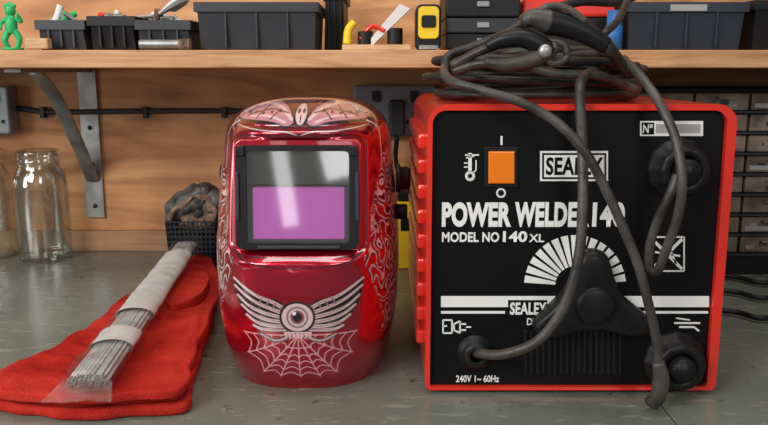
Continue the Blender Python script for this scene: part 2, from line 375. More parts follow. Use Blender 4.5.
# ================= DRAWER CABINET right
A=P(640,88,1.13); Bx=P(920,100,1.13).x
cab=empty('parts_drawer_cabinet',(A.x+.1,1.2,0))
box('frame_back',A.x,Bx,1.15,1.27,0.0005,.275,M['black'],cab,.002)
nr=8; rows=[.03+(.27-.03)*i/nr for i in range(nr+1)]
cw=(Bx-A.x)/5
box('plinth',A.x,Bx,1.13,1.15,.0005,.028,M['black'],cab)
for j in range(nr):
    box('rail_%d'%j,A.x,Bx,1.125,1.151,rows[j]-.001,rows[j]+.002,M['darkgrey'],cab)
    for i in range(5):
        x0=A.x+cw*i+.002; x1=x0+cw-.004
        box('drawer_%d_%d'%(i,j),x0,x1,1.132,1.1505,rows[j]+.003,rows[j+1]-.003,M['amber'],cab,.0015)
        box('pull_%d_%d'%(i,j),(x0+x1)/2-.01,(x0+x1)/2+.01,1.124,1.133,rows[j+1]-.011,rows[j+1]-.008,M['amber'],cab)
        if (i+j)%3==0: box('tag_%d_%d'%(i,j),x0+.004,x1-.02,1.131,1.1325,rows[j]+.006,rows[j]+.013,M['greyprint'],cab)
        for q_ in range(3):
            xx=random.uniform(x0+.01,x1-.01); zz=rows[j]+random.uniform(.007,.016)
            box('content_%d_%d_%d'%(i,j,q_),xx-.006,xx+.006,1.1312,1.133,zz-.003,zz+.003,M[('steel','brown','darkgrey')[q_]],cab,.0004)
e=empty('spare_lead',G(760,290,.005))
for k,(y1,y2) in enumerate(((283,275),(298,288),(318,305))):
    tube('strand_%d'%k,[G(690,y1-10,.006),G(735,y1-6,.006),G(768,y1,.006),G(830,y2,.006)],.0035,M['black'],e)

# ================= GRINDING PARTS BASKET
c=G(197,270,0); c.y+=.05; c.x=(198-384)/F*(c.y*CT+H*ST)
e=empty('grinder_parts_basket',c)
w=.034; HB=.072
for z in np.linspace(.002,HB,10):
    k=1+.1*(z/HB)
    ppts=[(c.x-w*k,c.y-w*k,z),(c.x+w*k,c.y-w*k,z),(c.x+w*k,c.y+w*k,z),(c.x-w*k,c.y+w*k,z)]
    for i in range(4): cyl('wire_h',ppts[i],ppts[(i+1)%4],.0013,M['darkgrey'],e,6)
for i in range(12):
    t=-1+2*i/11
    for (sx,sy,dx,dy) in ((1,0,0,-1),(1,0,0,1),(0,1,-1,0),(0,1,1,0)):
        p=(c.x+w*(t*sx+dx),c.y+w*(t*sy+dy),.002); q=(c.x+w*1.1*(t*sx+dx),c.y+w*1.1*(t*sy+dy),HB)
        cyl('wire_v',p,q,.0012,M['darkgrey'],e,6)
box('filling',c.x-w*.93,c.x+w*.93,c.y-w*.93,c.y+w*.93,.003,.055,M['black'],e)
dc=(c.x+.008,c.y-.016,.084)
lathe('cutting_disc',[(.0055,0),(.012,.003),(.027,.002),(.030,0),(.029,-.004),(.0055,-.004),(.0055,0)],dc,M['brown'],e,32,'y',False,7,.03)
lathe('disc_hub',[(.0001,.006),(.005,.006),(.006,.003),(.009,.003),(.010,.001)],dc,M['iron'],e,24,'y')
for k in range(6):
    a=k*1.05; cyl('disc_slot_%d'%k,(dc[0]+.015*math.cos(a),dc[1]-.0035,dc[2]+.015*math.sin(a)),(dc[0]+.022*math.cos(a),dc[1]-.0035,dc[2]+.022*math.sin(a)),.0015,M['black'],e,8)
tube('gear_head',[(c.x-.040,c.y,.066),(c.x-.030,c.y,.082),(c.x-.010,c.y,.096),(c.x+.014,c.y+.005,.102),(c.x+.034,c.y+.008,.09),(c.x+.042,c.y+.01,.07)],lambda t:.013+.013*math.sin(t*3.14),M['iron'],e,8,18,True,.9,True,.008)
tube('rusty_clamp',[(c.x-.036,c.y-.022,.070),(c.x-.026,c.y-.024,.088),(c.x-.010,c.y-.024,.097),(c.x+.002,c.y-.022,.108)],lambda t:.007-.002*t,M['brown'],e,6,12,True,.7,True,.004)
tube('bolt_end',[(c.x+.016,c.y-.01,.104),(c.x+.020,c.y-.012,.122)],lambda t:.006,M['iron'],e,2,6,False)
a=P(398,205,1.16);b=P(412,205,1.16)
e=empty('spirit_level',(a.x,1.16,0))
box('body',a.x,b.x,1.16,1.2,.0005,.105,M['yellow'],e,.002); box('end_cap',a.x-.001,b.x+.001,1.159,1.201,.105,.118,M['black'],e,.002); box('vial',a.x+.004,b.x-.004,1.158,1.162,.06,.08,M['black'],e,.001)

# ================= GLOVES
def glove(name,pxs,z0,T,seed,amp=.004,parent=None,cz=None):
    o=[G(p[0],p[1],z0+T*.5) for p in pxs]
    o=cm(o+[o[0]],6)[:-1]
    o=[p+Vector((noise.noise(p*35+Vector((seed,0,0))),noise.noise(p*35+Vector((0,seed,9))),0))*.004 for p in o]
    cx=sum(p.x for p in o)/len(o); cy=sum(p.y for p in o)/len(o)
    prof=[(0,0),(.6,0),(.985,0),(.994,.12),(.999,.3),(1,.55),(.997,.8),(.988,.95),(.975,1),(.96,1.02)]+[(s,1.0) for s in np.linspace(.94,.03,40)]
    v=[];f=[];n=len(o)
    for (s,h) in prof:
        for p in o:
            x=cx+(p.x-cx)*s; y=cy+(p.y-cy)*s; z=z0+T*h
            if h>.3:
                q=Vector((x*9,y*9,seed)); w=noise.noise(q)*amp*1.5
                rg=noise.noise(Vector((x*26+y*16,y*12-x*9,seed+3))); w+=(1-abs(rg)*3)*amp*.55 if abs(rg)<.33 else 0
                rg=noise.noise(Vector((x*40-y*30,y*30+x*20,seed+7))); w+=(1-abs(rg)*4)*amp*.3 if abs(rg)<.25 else 0
                w+=noise.noise(Vector((x*110,y*110,seed)))*amp*.15
                z+=w*min(1,h); z=max(z,z0+.002)
            v.append((x,y,z))
    m=len(prof)
    for i in range(m-1):
        for k in range(n):
            k2=(k+1)%n; f.append((i*n+k,i*n+k2,(i+1)*n+k2,(i+1)*n+k))
    f.append(tuple(range((m-1)*n,m*n)))
    ob=add(name,v,f,M['leather'],parent,True)
    bm=bmesh.new(); bm.from_mesh(ob.data); bmesh.ops.recalc_face_normals(bm,faces=list(bm.faces)); bm.to_mesh(ob.data); bm.free()
    return ob
low=[(217,268),(219,290),(214,320),(204,348),(196,375),(192,395),(188,406),(170,411),(130,413),(80,416),(30,412),(2,409),(-12,402),(-14,388),(-4,378),(30,362),(70,346),(100,326),(120,308),(148,292),(170,280),(186,270),(200,264)]
upp=[(214,263),(219,284),(213,318),(201,345),(192,370),(187,388),(180,395),(168,398),(128,400),(80,403),(40,400),(2,397),(-10,392),(-10,380),(4,372),(34,360),(72,341),(103,319),(122,302),(150,286),(170,275),(186,265),(200,259)]
g1=empty('welding_glove',G(110,360,0)); glove('gauntlet',low,.0004,.011,1.3,.002,g1)
g2=empty('welding_glove',G(110,360,.02)); glove('gauntlet',upp,.0125,.009,5.1,.0046,g2)
glove('thumb',[(162,302),(174,288),(190,277),(205,275),(210,284),(204,296),(190,304),(172,310)],.022,.011,8.3,.002,g2)
glove('cuff_fold',[(-8,384),(10,378),(60,384),(120,384),(160,376),(184,366),(190,376),(185,389),(170,395),(128,398),(60,400),(0,395)],.0185,.0075,3.3,.0016,g2)
# ================= RODS
p1=G(88,379,.038); p2=G(187,243,.050)
d=(p2-p1); L=d.length; dn=d.normalized(); sd=dn.cross(Vector((0,0,1))).normalized(); up=sd.cross(dn)
e=empty('welding_rod_pack',p1)
k=0
for row,cnt_ in enumerate((9,10,9)):
    for i in range(cnt_):
        a=(i-(cnt_-1)/2)*.0035+random.uniform(-.0004,.0004); bb=(row-1)*.0031+random.uniform(-.0003,.0003)
        off=sd*a+up*(bb-a*a*6); s0=random.uniform(0,.006); s1=random.uniform(-.008,0)
        q=p1+off+dn*s0; r=p2+off*.8+dn*s1
        cyl('rod_%d'%k,q,r,.00155,M['rod'],e,8); k+=1
        cyl('rod_tip_%d'%k,q-dn*.010,q+dn*.001,.0008,M['steel'],e,6)
tube('paper_wrap',[p1+dn*L*t for t in (.34,.45,.55,.65,.75,.86)],lambda t:.0205-.0022*t,M['paper'],e,6,32,True,.42,False,.0016)
tube('paper_band',[p1+dn*L*t for t in (.15,.19,.23)],lambda t:.0203,M['paper'],e,6,32,True,.40,False,.001)
tube('film_wrap',[p1-dn*.004,p1+dn*.02,p1+dn*L*.3,p1+dn*L*.7,p2,p2+dn*.022],lambda t:.0232-.004*t,M['film'],e,10,32,True,.44,False,.003)
fl=[]; ff=[]
for i in range(9):
    for j in range(11):
        s_=i/8
        fl.append(p1-dn*(.002+.032*s_)+sd*(j-5)/5*(.0215+.007*s_)+up*(-.0050*s_+.0060*(1-s_)*(1-((j-5)/5)**2)+.004*noise.noise(Vector((i*.6,j*.8,1)))))
for i in range(8):
    for j in range(10): ff.append((i*11+j,i*11+j+1,(i+1)*11+j+1,(i+1)*11+j))
add('film_flare',fl,ff,M['film'],e,True)

# ================= HELMET
cx=-.0788; yb=.86
he=empty('welding_helmet',(cx,.78,0))
zt=[0,.01,.03,.06,.1,.13,.16,.2,.232]; Wt=[.081,.085,.0895,.094,.0955,.095,.0935,.090,.0855]; yt=[.712,.705,.695,.688,.684,.685,.690,.698,.706]
NR,NC=640,580
Z=[];Wd=[];YF_=[]
nlow=int(NR*.78)
for i in range(nlow):
    z=.232*i/nlow; Z.append(z); Wd.append(np.interp(z,zt,Wt)); YF_.append(np.interp(z,zt,yt))
for i in range(NR-nlow):
    t=i/(NR-nlow-1); a=t*math.pi/2*.995
    Z.append(.232+.0412*math.sin(a)); Wd.append(.0855*math.cos(a)**.74); YF_.append(yb-(yb-.706)*math.cos(a)**.62)
Z=np.array(Z);Wd=np.array(Wd);YF_=np.array(YF_)
ker=np.ones(41)/41
def sm(A): return np.convolve(np.pad(A,20,mode='edge'),ker,'valid')
k0=slice(0,nlow+40)
tmp=sm(Wd); Wd[k0]=tmp[k0]; tmp=sm(YF_); YF_[k0]=tmp[k0]
al=np.linspace(math.pi,0,NC); n_=2.8
ca,sa=np.cos(al),np.sin(al)
rr=1/((np.abs(ca)**n_+np.abs(sa)**n_)**(1/n_))
X=cx+Wd[:,None]*(ca*rr)[None,:]; Y=yb-(yb-YF_)[:,None]*(sa*rr)[None,:]; ZZ=np.repeat(Z[:,None],NC,1)
dx=X-cx
fac=np.clip((yb-Y)/.12,0,1)
jawline=.126+.016*(np.abs(dx)/.09)**2
Y=Y-.006*fac/(1+np.exp((ZZ-jawline)/.0018))
ch=np.abs(dx)-(.072+.010*np.clip((.19-ZZ)/.1,0,1))
Y=Y+.004*fac*np.exp(-(ch/.004)**2)*np.clip((ZZ-.14)/.02,0,1)*np.clip((.25-ZZ)/.02,0,1)
WX,WZ0,WZ1=.0585,.136,.237
def sdbox(x,z,hx,z0,z1,r):
    zc=(z0+z1)/2; hz=(z1-z0)/2; qx=np.abs(x)-hx+r; qz=np.abs(z-zc)-hz+r
    return np.hypot(np.maximum(qx,0),np.maximum(qz,0))+np.minimum(np.maximum(qx,qz),0)-r
sdw=sdbox(dx,ZZ,WX,WZ0,WZ1,.008)
Y=Y-.004*np.exp(-((sdw-.007)/.004)**2)*fac
def yw(z): return .699+(z-.185)*.10
tt=np.clip((sdw+.0005)/.003,0,1); tt=tt*tt*(3-2*tt)
front=(Y<.80)
Yr=yw(ZZ)+.006
Y=np.where(front,Yr*(1-tt)+Y*tt,Y)
U=301+1090*dx; V=387-1035*ZZ-(np.maximum(Y-.705,0))*60
col=np.zeros((NR,NC,3)); paint=np.zeros((NR,NC))
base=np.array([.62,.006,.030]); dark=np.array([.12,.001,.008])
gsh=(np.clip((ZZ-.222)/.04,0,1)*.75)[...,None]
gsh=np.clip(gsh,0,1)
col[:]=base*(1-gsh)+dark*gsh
def blend(a,c,p=1.0):
    global col,paint
    a=a[...,None]; col=col*(1-a)+np.array(c)*a; paint=np.maximum(paint,a[...,0]*p)
def dseg(pts):
    best=np.full(U.shape,1e9); bt=np.zeros(U.shape); n=len(pts)-1
    xs=[p[0] for p in pts]; ys=[p[1] for p in pts]
    msk=(U>min(xs)-12)&(U<max(xs)+12)&(V>min(ys)-12)&(V<max(ys)+12)
    U_=U[msk];V_=V[msk]; b_=np.full(U_.shape,1e9); t_=np.zeros(U_.shape)
    for i in range(n):
        (x0,y0),(x1,y1)=pts[i],pts[i+1]; ex,ey=x1-x0,y1-y0; l=ex*ex+ey*ey+1e-9
        t=np.clip(((U_-x0)*ex+(V_-y0)*ey)/l,0,1); dd=np.hypot(U_-x0-ex*t,V_-y0-ey*t)
        w=dd<b_; b_=np.where(w,dd,b_); t_=np.where(w,(i+t)/n,t_)
    best[msk]=b_; bt[msk]=t_
    return best,bt
fr=(Y<.79)
def stroke(pts,w,c,taper=0,sub=5):
    p=[(q.x,q.y) for q in cm([Vector((a,b,0)) for a,b in pts],sub)] if sub>1 else pts
    dd,t=dseg(p); ww=w/2*(1-taper*t)
    a=np.clip((ww-dd)/.5+.5,0,1)
    blend(a*fr,c)
def ell(x,y,rx,ry,c,rot=0):
    cr,sr=math.cos(rot),math.sin(rot); a=(U-x)*cr+(V-y)*sr; b_=-(U-x)*sr+(V-y)*cr
    q=np.hypot(a/rx,b_/ry); blend(np.clip((1-q)*min(rx,ry)/.6+.5,0,1)*fr,c)
def polyf(pts,c):
    ins=np.zeros(U.shape,bool); n=len(pts)
    for i in range(n):
        x0,y0=pts[i];x1,y1=pts[(i+1)%n]
        if y0==y1: continue
        cnd=((V>y0)!=(V>y1))&(U<(x1-x0)*(V-y0)/(y1-y0)+x0); ins^=cnd
    blend(ins*fr*1.0,c)
PK=(.72,.50,.50); BK=(.006,.003,.005); GR=(.26,.15,.17); LP=(.75,.36,.40)
C0=301
hub=(C0,324)
tips=[(C0+math.cos(math.radians(a))*x,322+math.sin(math.radians(a))*y) for a,x,y in [(165,58,10),(150,62,50),(128,62,58),(108,66,52),(90,50,50),(72,66,52),(52,62,58),(30,62,50),(12,60,10)]]
for t_ in tips: stroke([hub,t_],1.3,LP,sub=1)
for f_ in (.32,.5,.66,.82,.98):
    for i in range(len(tips)-1):
        a=(hub[0]+(tips[i][0]-hub[0])*f_,hub[1]+(tips[i][1]-hub[1])*f_); b_=(hub[0]+(tips[i+1][0]-hub[0])*f_,hub[1]+(tips[i+1][1]-hub[1])*f_)
        mm=((a[0]+b_[0])/2*.9+hub[0]*.1,(a[1]+b_[1])/2*.9+hub[1]*.1)
        stroke([a,mm,b_],1.2,LP,sub=4)
for s in (-1,1):
    def q(x,y): return (C0+s*x,y)
    polyf([q(6,320),q(8,296),q(20,288),q(34,286),q(50,281),q(66,272),q(64,284),q(60,296),q(52,308),q(40,316),(C0+s*24,322)],BK)
    fe=[[(10,318),(24,319),(36,319),(45,316)],[(10,315),(28,315),(42,312),(52,306)],[(10,311),(30,309),(46,304),(57,297)],[(10,307),(30,303),(48,297),(61,288)],[(10,303),(28,297),(46,290),(64,279)],[(10,299),(24,291),(42,285),(65,272)]]
    for i,fpts in enumerate(fe):
        stroke([q(*p) for p in fpts],5.2,BK,.2); stroke([q(*p) for p in fpts],3.7,PK,.35); stroke([q(*p) for p in fpts[:3]],1.1,GR,.3)
    for k in range(4): stroke([q(14+k*7,294-k*2),q(17+k*7,299-k*2)],1.4,GR)
    stroke([q(8,320),q(12,327),q(24,330),q(38,324)],6,BK,.3); stroke([q(8,320),q(12,327),q(24,330),q(38,324)],3.4,(.5,.32,.34),.4)
ell(C0,306,18,16.5,BK); ell(C0,306,15.5,14,PK); ell(C0,306,11,11,GR); ell(C0,306,9,9,(.62,.5,.5)); ell(C0,306,7,7,(.3,.06,.07)); ell(C0,306,4.8,4.8,BK); ell(C0-3,302,1.8,1.8,(.95,.9,.9))
for k in range(-3,4):
    polyf([(C0+k*4-2,321),(C0+k*4+2,321),(C0+k*4,329)],PK)
for s in (-1,1):
    def q(x,y): return (C0+2+s*x*1.1,y)
    P1=[q(4,126),q(12,110),q(26,101),q(40,100),q(56,105),q(64,114),q(60,122),q(44,124),q(26,126),q(12,130)]
    pp=[(v_.x,v_.y) for v_ in cm([Vector((a,b_,0)) for a,b_ in P1+[P1[0]]],5)][:-1]
    polyf(pp,(.50,.22,.26)); stroke(P1+[P1[0]],3.0,BK); stroke([q(8,122),q(22,109),q(40,106),q(58,114)],3.4,PK,.3); stroke([q(14,125),q(30,119),q(48,119)],2.4,PK,.4)
    stroke([q(12,116),q(28,112),q(50,117)],1.4,BK)
    stroke([q(20,112),q(28,122)],1.3,BK); stroke([q(32,107),q(42,121)],1.3,BK); stroke([q(46,107),q(52,119)],1.3,BK)
    for kk in range(5): ell(q(20+kk*8,0)[0],116-abs(kk-2),1.5,1.5,BK)
    stroke([q(0,138),q(12,134),q(30,133),q(50,130),q(62,126)],2.6,BK,.3); stroke([q(0,138),q(12,134),q(30,133),q(50,130),q(62,126)],1.1,PK,.3)
    stroke([q(58,122),q(64,128),q(65,138)],2.4,BK); stroke([q(60,123),q(70,130),q(73,146),q(74,170)],3,BK,.3); stroke([q(60,123),q(70,130),q(73,146),q(74,170)],1.5,PK,.5)
ell(C0+2,117,8,13,BK); ell(C0+2,117,5.5,10.5,PK); ell(C0-.5,114,1.6,2.6,BK); ell(C0+4.5,114,1.6,2.6,BK); stroke([(C0+2,118),(C0+2,125)],1.2,BK,sub=1)
blend(np.clip((.0011-np.abs(sdw-.0035))/.0006,0,1)*fr*.9,(.012,0,.002))
for s in (-1,1):
    stroke([(C0+s*66,246),(C0+s*50,254),(C0+s*20,258),(C0,259)],1.6,BK,.2)  # shadow contour under the jaw ridge, painted into the shell colour
nz=np.vectorize(lambda a,b_:noise.noise(Vector((a,b_,2.2))))
sub_=4
A1=nz(Y[::sub_,::sub_]*70,ZZ[::sub_,::sub_]*60); A2=nz(Y[::sub_,::sub_]*90+9,ZZ[::sub_,::sub_]*90+4)
def up2(A):
    r=np.linspace(0,A.shape[0]-1,NR); c=np.linspace(0,A.shape[1]-1,NC)
    T=np.array([np.interp(c,np.arange(A.shape[1]),row) for row in A])
    return np.array([np.interp(r,np.arange(A.shape[0]),T[:,j]) for j in range(NC)]).T
A1=up2(A1);A2=up2(A2)
w_=np.sin(ZZ*230+A1*10+np.abs(dx)*110)+A2*1.0
fl=np.clip((np.abs(dx)-.067-.009*np.sin(ZZ*40-1))/.0015,0,1)*np.clip((ZZ-.045)/.004,0,1)*np.clip((.225-ZZ)/.004,0,1)
fl=fl*(sdw>.008)
blend(np.clip((.85-np.abs(w_))/.08,0,1)*fl,BK)
blend(np.clip((.50-np.abs(w_))/.08,0,1)*fl,(.74,.52,.53))
blend(np.clip((.12-np.abs(w_))/.08,0,1)*fl,(.3,.02,.05))
idx=np.arange(NR*NC).reshape(NR,NC)
faces=np.stack([idx[:-1,:-1],idx[:-1,1:],idx[1:,1:],idx[1:,:-1]],-1).reshape(-1,4)
co=np.stack([X,Y,ZZ+.0005],-1).reshape(-1,3)
me=bpy.data.meshes.new('shell'); me.from_pydata(co.tolist(),[],faces.tolist()); me.update()
ca_=me.color_attributes.new('artwork','FLOAT_COLOR','POINT')
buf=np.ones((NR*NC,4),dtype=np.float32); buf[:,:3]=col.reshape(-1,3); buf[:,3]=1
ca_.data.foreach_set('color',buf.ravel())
pa=me.attributes.new('printmask','FLOAT','POINT'); pa.data.foreach_set('value',paint.reshape(-1).astype(np.float32))
hm=bpy.data.materials.new('candy_red_artwork'); hm.use_nodes=True; nt=hm.node_tree; b=nt.nodes['Principled BSDF']
at=nt.nodes.new('ShaderNodeAttribute'); at.attribute_name='artwork'; nt.links.new(at.outputs['Color'],b.inputs['Base Color'])
a2=nt.nodes.new('ShaderNodeAttribute'); a2.attribute_name='printmask'
mr=nt.nodes.new('ShaderNodeMapRange'); mr.inputs['To Min'].default_value=.8; mr.inputs['To Max'].default_value=0
nt.links.new(a2.outputs['Fac'],mr.inputs['Value']); nt.links.new(mr.outputs['Result'],b.inputs['Metallic'])
b.inputs['Roughness'].default_value=.27; b.inputs['Coat Weight'].default_value=1; b.inputs['Coat Roughness'].default_value=.025; b.inputs['Coat IOR'].default_value=1.75
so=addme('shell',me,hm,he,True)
md=so.modifiers.new('thickness','SOLIDIFY'); md.thickness=.0025; md.offset=-1
def zc(v): return (387-v)/1035
def tiltobj(o):
    for v in o.data.vertices: v.co.y+= (v.co.z-.185)*.10
def uX(u): return cx+(u-301.5)/1090
fo=rrect(uX(241),uX(362),zc(243),zc(146),.007); fi=rrect(uX(251.5),uX(353),zc(237),zc(151),.004)
o=ring('visor_frame',fo,fi,.6965,.7055,M['black'],he); tiltobj(o)
for k,(u,v) in enumerate(((246,147),(357,147))):
    o=box('frame_clip_%d'%k,uX(u)-.004,uX(u)+.004,.694,.698,zc(v)-.008,zc(v)+.001,M['black'],he,.0008); tiltobj(o)
for k,u in enumerate((243,361)):
    o=box('frame_side_%d'%k,uX(u)-.0015,uX(u)+.0015,.6945,.698,zc(215),zc(170),M['darkgrey'],he,.0006); tiltobj(o)
o=box('frame_lip',uX(262),uX(344),.6945,.698,zc(242),zc(239),M['darkgrey'],he,.0006); tiltobj(o)
o=box('visor_inner',uX(250),uX(355),.7035,.7045,zc(238),zc(150),M['visback'],he); tiltobj(o)
o=prism('filter_lens',rrect(uX(257),uX(348),zc(234),zc(185),.001),.7022,.7034,M['purple'],he); tiltobj(o)
o=prism('filter_top_bezel',rrect(uX(254),uX(351),zc(185),zc(182),.0004),.7015,.7034,M['black'],he); tiltobj(o)
o=prism('cover_lens',rrect(uX(250.5),uX(354),zc(238),zc(150),.003),.6985,.6988,M['cover'],he); tiltobj(o)
lathe('adjust_knob',[(.0001,.014),(.010,.014),(.012,.011),(.012,.004),(.015,.003),(.015,-.001),(.0001,-.001)],(cx+.092,.80,.19),M['black'],he,20,'x')
lathe('adjust_knob_2',[(.0001,.010),(.007,.010),(.008,.008),(.008,-.002),(.0001,-.002)],(cx+.093,.80,.155),M['black'],he,20,'x')
lathe('adjust_knob_l',[(.0001,-.005),(.010,-.005),(.012,-.003),(.012,.001),(.0001,.001)],(cx-.0925,.84,.19),M['black'],he,20,'x')
hb=[(cx+.07*math.cos(a),.85+.085*math.sin(a),.19+.01*math.cos(a)) for a in np.linspace(0,2*math.pi,18)]
tube('headband',hb,.008,M['black'],he,4,10,True,1.4)

# ================= WELDER
we=empty('arc_welder',(.18,.85,0))
PY=.700
x0,x1=.0385,.3115; zT=.2705; zB=.004
out=rrect(x0,x1,zB,zT,.018,8,.006)
prism('red_case',out,PY+.001,1.02,M['red'],we)
def inset(d,dr=0): return rrect(x0+.0045+d,x1-.0085-d,zB+.003+d,zT-.0055-d,.012,8,.004)
ring('red_front_rim',out,inset(0),PY-.009,PY+.001,M['red'],we)
prism('front_panel',inset(-.0005),PY-.0035,PY+.0005,M['panel'],we)
PF=PY-.0035
for k in range(9):
    z=.035+k*.024
    box('side_louvre_%d'%k,x0-.007,x0+.002,.73,.99,z,z+.014,M['red'],we,.003)
    box('side_louvre_r_%d'%k,x1-.002,x1+.007,.73,.99,z,z+.014,M['red'],we,.003)
for k,(x,y) in enumerate(((x0+.03,.74),(x1-.03,.74),(x0+.03,.98),(x1-.03,.98))):
    cyl('foot_%d'%k,(x,y,0.0002),(x,y,.0055),.010,M['black'],we,20)
def W(px,py): 
    p=P(px,py,PF); return (p.x,p.z)
cnt=[0]
def shp(pts,m='white',y=0,t=.0003,bev=0,name='print'):
    cnt[0]+=1
    return prism('%s_%d'%(name,cnt[0]),[W(*p) for p in pts],PF-t-y,PF-y+.0001,M[m],we,bev)
def rct(a,b,c,d,m='white',y=0): return shp([(a,b),(c,b),(c,d),(a,d)],m,y)
def line(pts,w,m='white',y=0,t=.0003):
    for i in range(len(pts)-1):
        (ax,ay),(bx_,by)=pts[i],pts[i+1]; l=math.hypot(bx_-ax,by-ay); nx,ny=-(by-ay)/l*w/2,(bx_-ax)/l*w/2
        shp([(ax+nx,ay+ny),(bx_+nx,by+ny),(bx_-nx,by-ny),(ax-nx,ay-ny)],m,y,t)
def text(s,a,b,c,d,m='white',bold=.0,y=0,name='lettering',sp=1.0):
    cnt[0]+=1
    cu=bpy.data.curves.new(name,'FONT'); cu.body=s; cu.offset=bold; cu.resolution_u=4; cu.space_character=sp+bold*1.2
    ob=bpy.data.objects.new(name,cu); scene.collection.objects.link(ob); bpy.context.view_layer.update()
    dg=bpy.context.evaluated_depsgraph_get(); m2=bpy.data.meshes.new_from_object(ob.evaluated_get(dg))
    bpy.data.objects.remove(ob)
    xs=[v.co.x for v in m2.vertices]; ys=[v.co.y for v in m2.vertices]; lx,hx,ly,hy=min(xs),max(xs),min(ys),max(ys)
    X0,Z1=W(a,b); X1,Z0=W(c,d)
    for v in m2.vertices: v.co=Vector((X0+(v.co.x-lx)/(hx-lx)*(X1-X0),PF-.0004-y,Z0+(v.co.y-ly)/(hy-ly)*(Z1-Z0)))
    m2.materials.clear(); m2.update()
    return addme('%s_%d'%(name,cnt[0]),m2,M[m],we)
shp([(484,147),(518,147),(518,187),(484,187)],'black',0,.002,.0006,'switch_bezel')
shp([(488,151),(514,151),(514,183),(488,183)],'orange',.002,.003,.0012,'rocker_switch')
rct(500.5,136,502.5,145)
def circ(x,y,r,m='white',w=1.5,n=20):
    line([(x+r*math.cos(2*math.pi*i/n),y+r*math.sin(2*math.pi*i/n)) for i in range(n+1)],w,m)
circ(501,193,4,w=1.8)
line([(465,155),(479,155)],1.4); circ(470,176,3.6,w=3); line([(470,172),(470,153)],3.4); line([(476,160),(476,170),(473,173)],1.2); line([(466,158),(474,156)],1.2); line([(464,163),(468,163)],1.2); line([(464,167),(468,167)],1.2)
rct(540,151,608,181); rct(542,153,606,179,'panel',.0003); rct(544,155,604,177,'white',.0006)
text('SEALEY',546,157,602,175,'panel',.03,.0008)
rct(640,121,703,136); rct(641.5,122.5,701.5,134.5,'panel',.0002);rct(654,122.5,701.5,134.5,'white',.0003); rct(655.5,124,700,133,'greyprint',.0005)
text('N\u00ba',643,124,652,133,'white',.02,.0004)
text('POWER',442,202,511,227,'white',.05,sp=.98); text('WELDER',515,202,589,227,'white',.05,sp=1.0); text('140',593,202,624,227,'white',.045,sp=1.0)
text('MODEL NO',442,232,499,242,'white',.03); text('140',503,231,527,242,'white',.035); text('XL',529,234,544,242,'white',.02)
for k in range(15):
    a0=math.radians(176-k*11.6); a1=a0-math.radians(8.3)
    cxp,cyp=575,286
    shp([(cxp+r*math.cos(a),cyp-r*math.sin(a)) for r,a in ((20,a0),(20,a1),(51,a1),(51,a0))])
rct(441,296,709,307); rct(441,311,505,313.5); rct(580,311,708,313.5)
rct(508,300,547,316,'panel',.0004); text('SEALEY',510,302,546,314.5,'white',.035,.0006); text('DUR.',527,318,545,325,'white',.02)
text('240V 1~ 60Hz',456,375,499,382,'white',.02)
line([(443,320),(452,320),(452,333),(443,333),(443,320)],1.5); line([(443,326),(447,326)],1.4); line([(454,324),(460,321),(460,333),(454,330),(454,324)],1.5); line([(460,324),(466,324)],1.5);line([(460,330),(466,330)],1.5); line([(466,327),(471,327)],1.4)
line([(674,323),(700,323)],1.8); line([(679,327),(694,327),(699,331)],1.8); line([(676,318),(690,320)],1.3)
line([(650,237),(684,237),(684,271),(650,271),(650,237)],1.5); line([(652,239),(682,269)],3); line([(682,239),(652,269)],3); line([(660,264),(668,245),(676,264)],2); line([(655,252),(680,256)],2); circ(667,246,3,w=2.5,n=12)
text('C',676,196,683,204,'white',.01)
for k in range(17):
    x=524+k*5.9
    shp([(x,330),(x+2.6,330),(x+2.6,374),(x,374)],'black',0,.0014,.0003,'grille_bar')
def lobed(name,c,outline,prof,m):
    n=len(outline); v=[];f=[]
    for s,h in prof:
        for (x,z) in outline: v.append((c[0]+(x-c[0])*s,PF-h,c[1]+(z-c[1])*s))
    for i in range(len(prof)-1):
        for k in range(n):
            k2=(k+1)%n; f.append((i*n+k,i*n+k2,(i+1)*n+k2,(i+1)*n+k))
    f.append(tuple(range((len(prof)-1)*n,len(prof)*n)))
    o=add(name,v,f,m,we,True)
    bm=bmesh.new(); bm.from_mesh(o.data); bmesh.ops.recalc_face_normals(bm,faces=list(bm.faces)); bm.to_mesh(o.data); bm.free()
T3=[(573,262),(578,252),(590,247),(602,251),(607,262),(612,278),(620,292),(634,304),(645,314),(646,325),(638,331),(622,331),(606,327),(588,326),(570,328),(552,333),(538,333),(531,325),(534,316),(546,305),(558,292),(567,278)]
T3=[(v.x,v.y) for v in cm([Vector((a,b_,0)) for a,b_ in T3+[T3[0]]],4)][:-1]
cw_=W(589,299)
lobed('regulator_handle',cw_,[W(*p) for p in T3],[(.97,-.0005),(1,.003),(1,.012),(.98,.015),(.93,.0175),(.85,.019),(.5,.0185),(.05,.0185)],M['black'])
lathe('regulator_hub',[(.0001,.026),(.013,.0255),(.0165,.024),(.0175,.021),(.018,.014)],(cw_[0],PF,cw_[1]),M['black'],we,48,'y')
for k,(px,py,r) in enumerate(((677,168,.0265),(673,360,.028))):
    c=W(px,py)
    lathe('output_socket_%d'%k,[(.0001,.012),(r*.45,.012),(r*.5,.022),(r*.74,.022),(r*.8,.020),(r*.82,.008),(r,.006),(r*1.02,.004),(r*1.02,-.0005)],(c[0],PF,c[1]),M['black'],we,64,'y',False,12,.02)
    lathe('plug_%d'%k,[(.0001,.032),(r*.36,.031),(r*.42,.027),(r*.42,.01)],(c[0],PF,c[1]),M['black'],we,24,'y')
c=W(475,352)
lathe('cable_gland',[(.006,.012),(.009,.013),(.012,.010),(.013,.004),(.017,.003),(.017,-.0005)],(c[0],PF,c[1]),M['black'],we,32,'y')
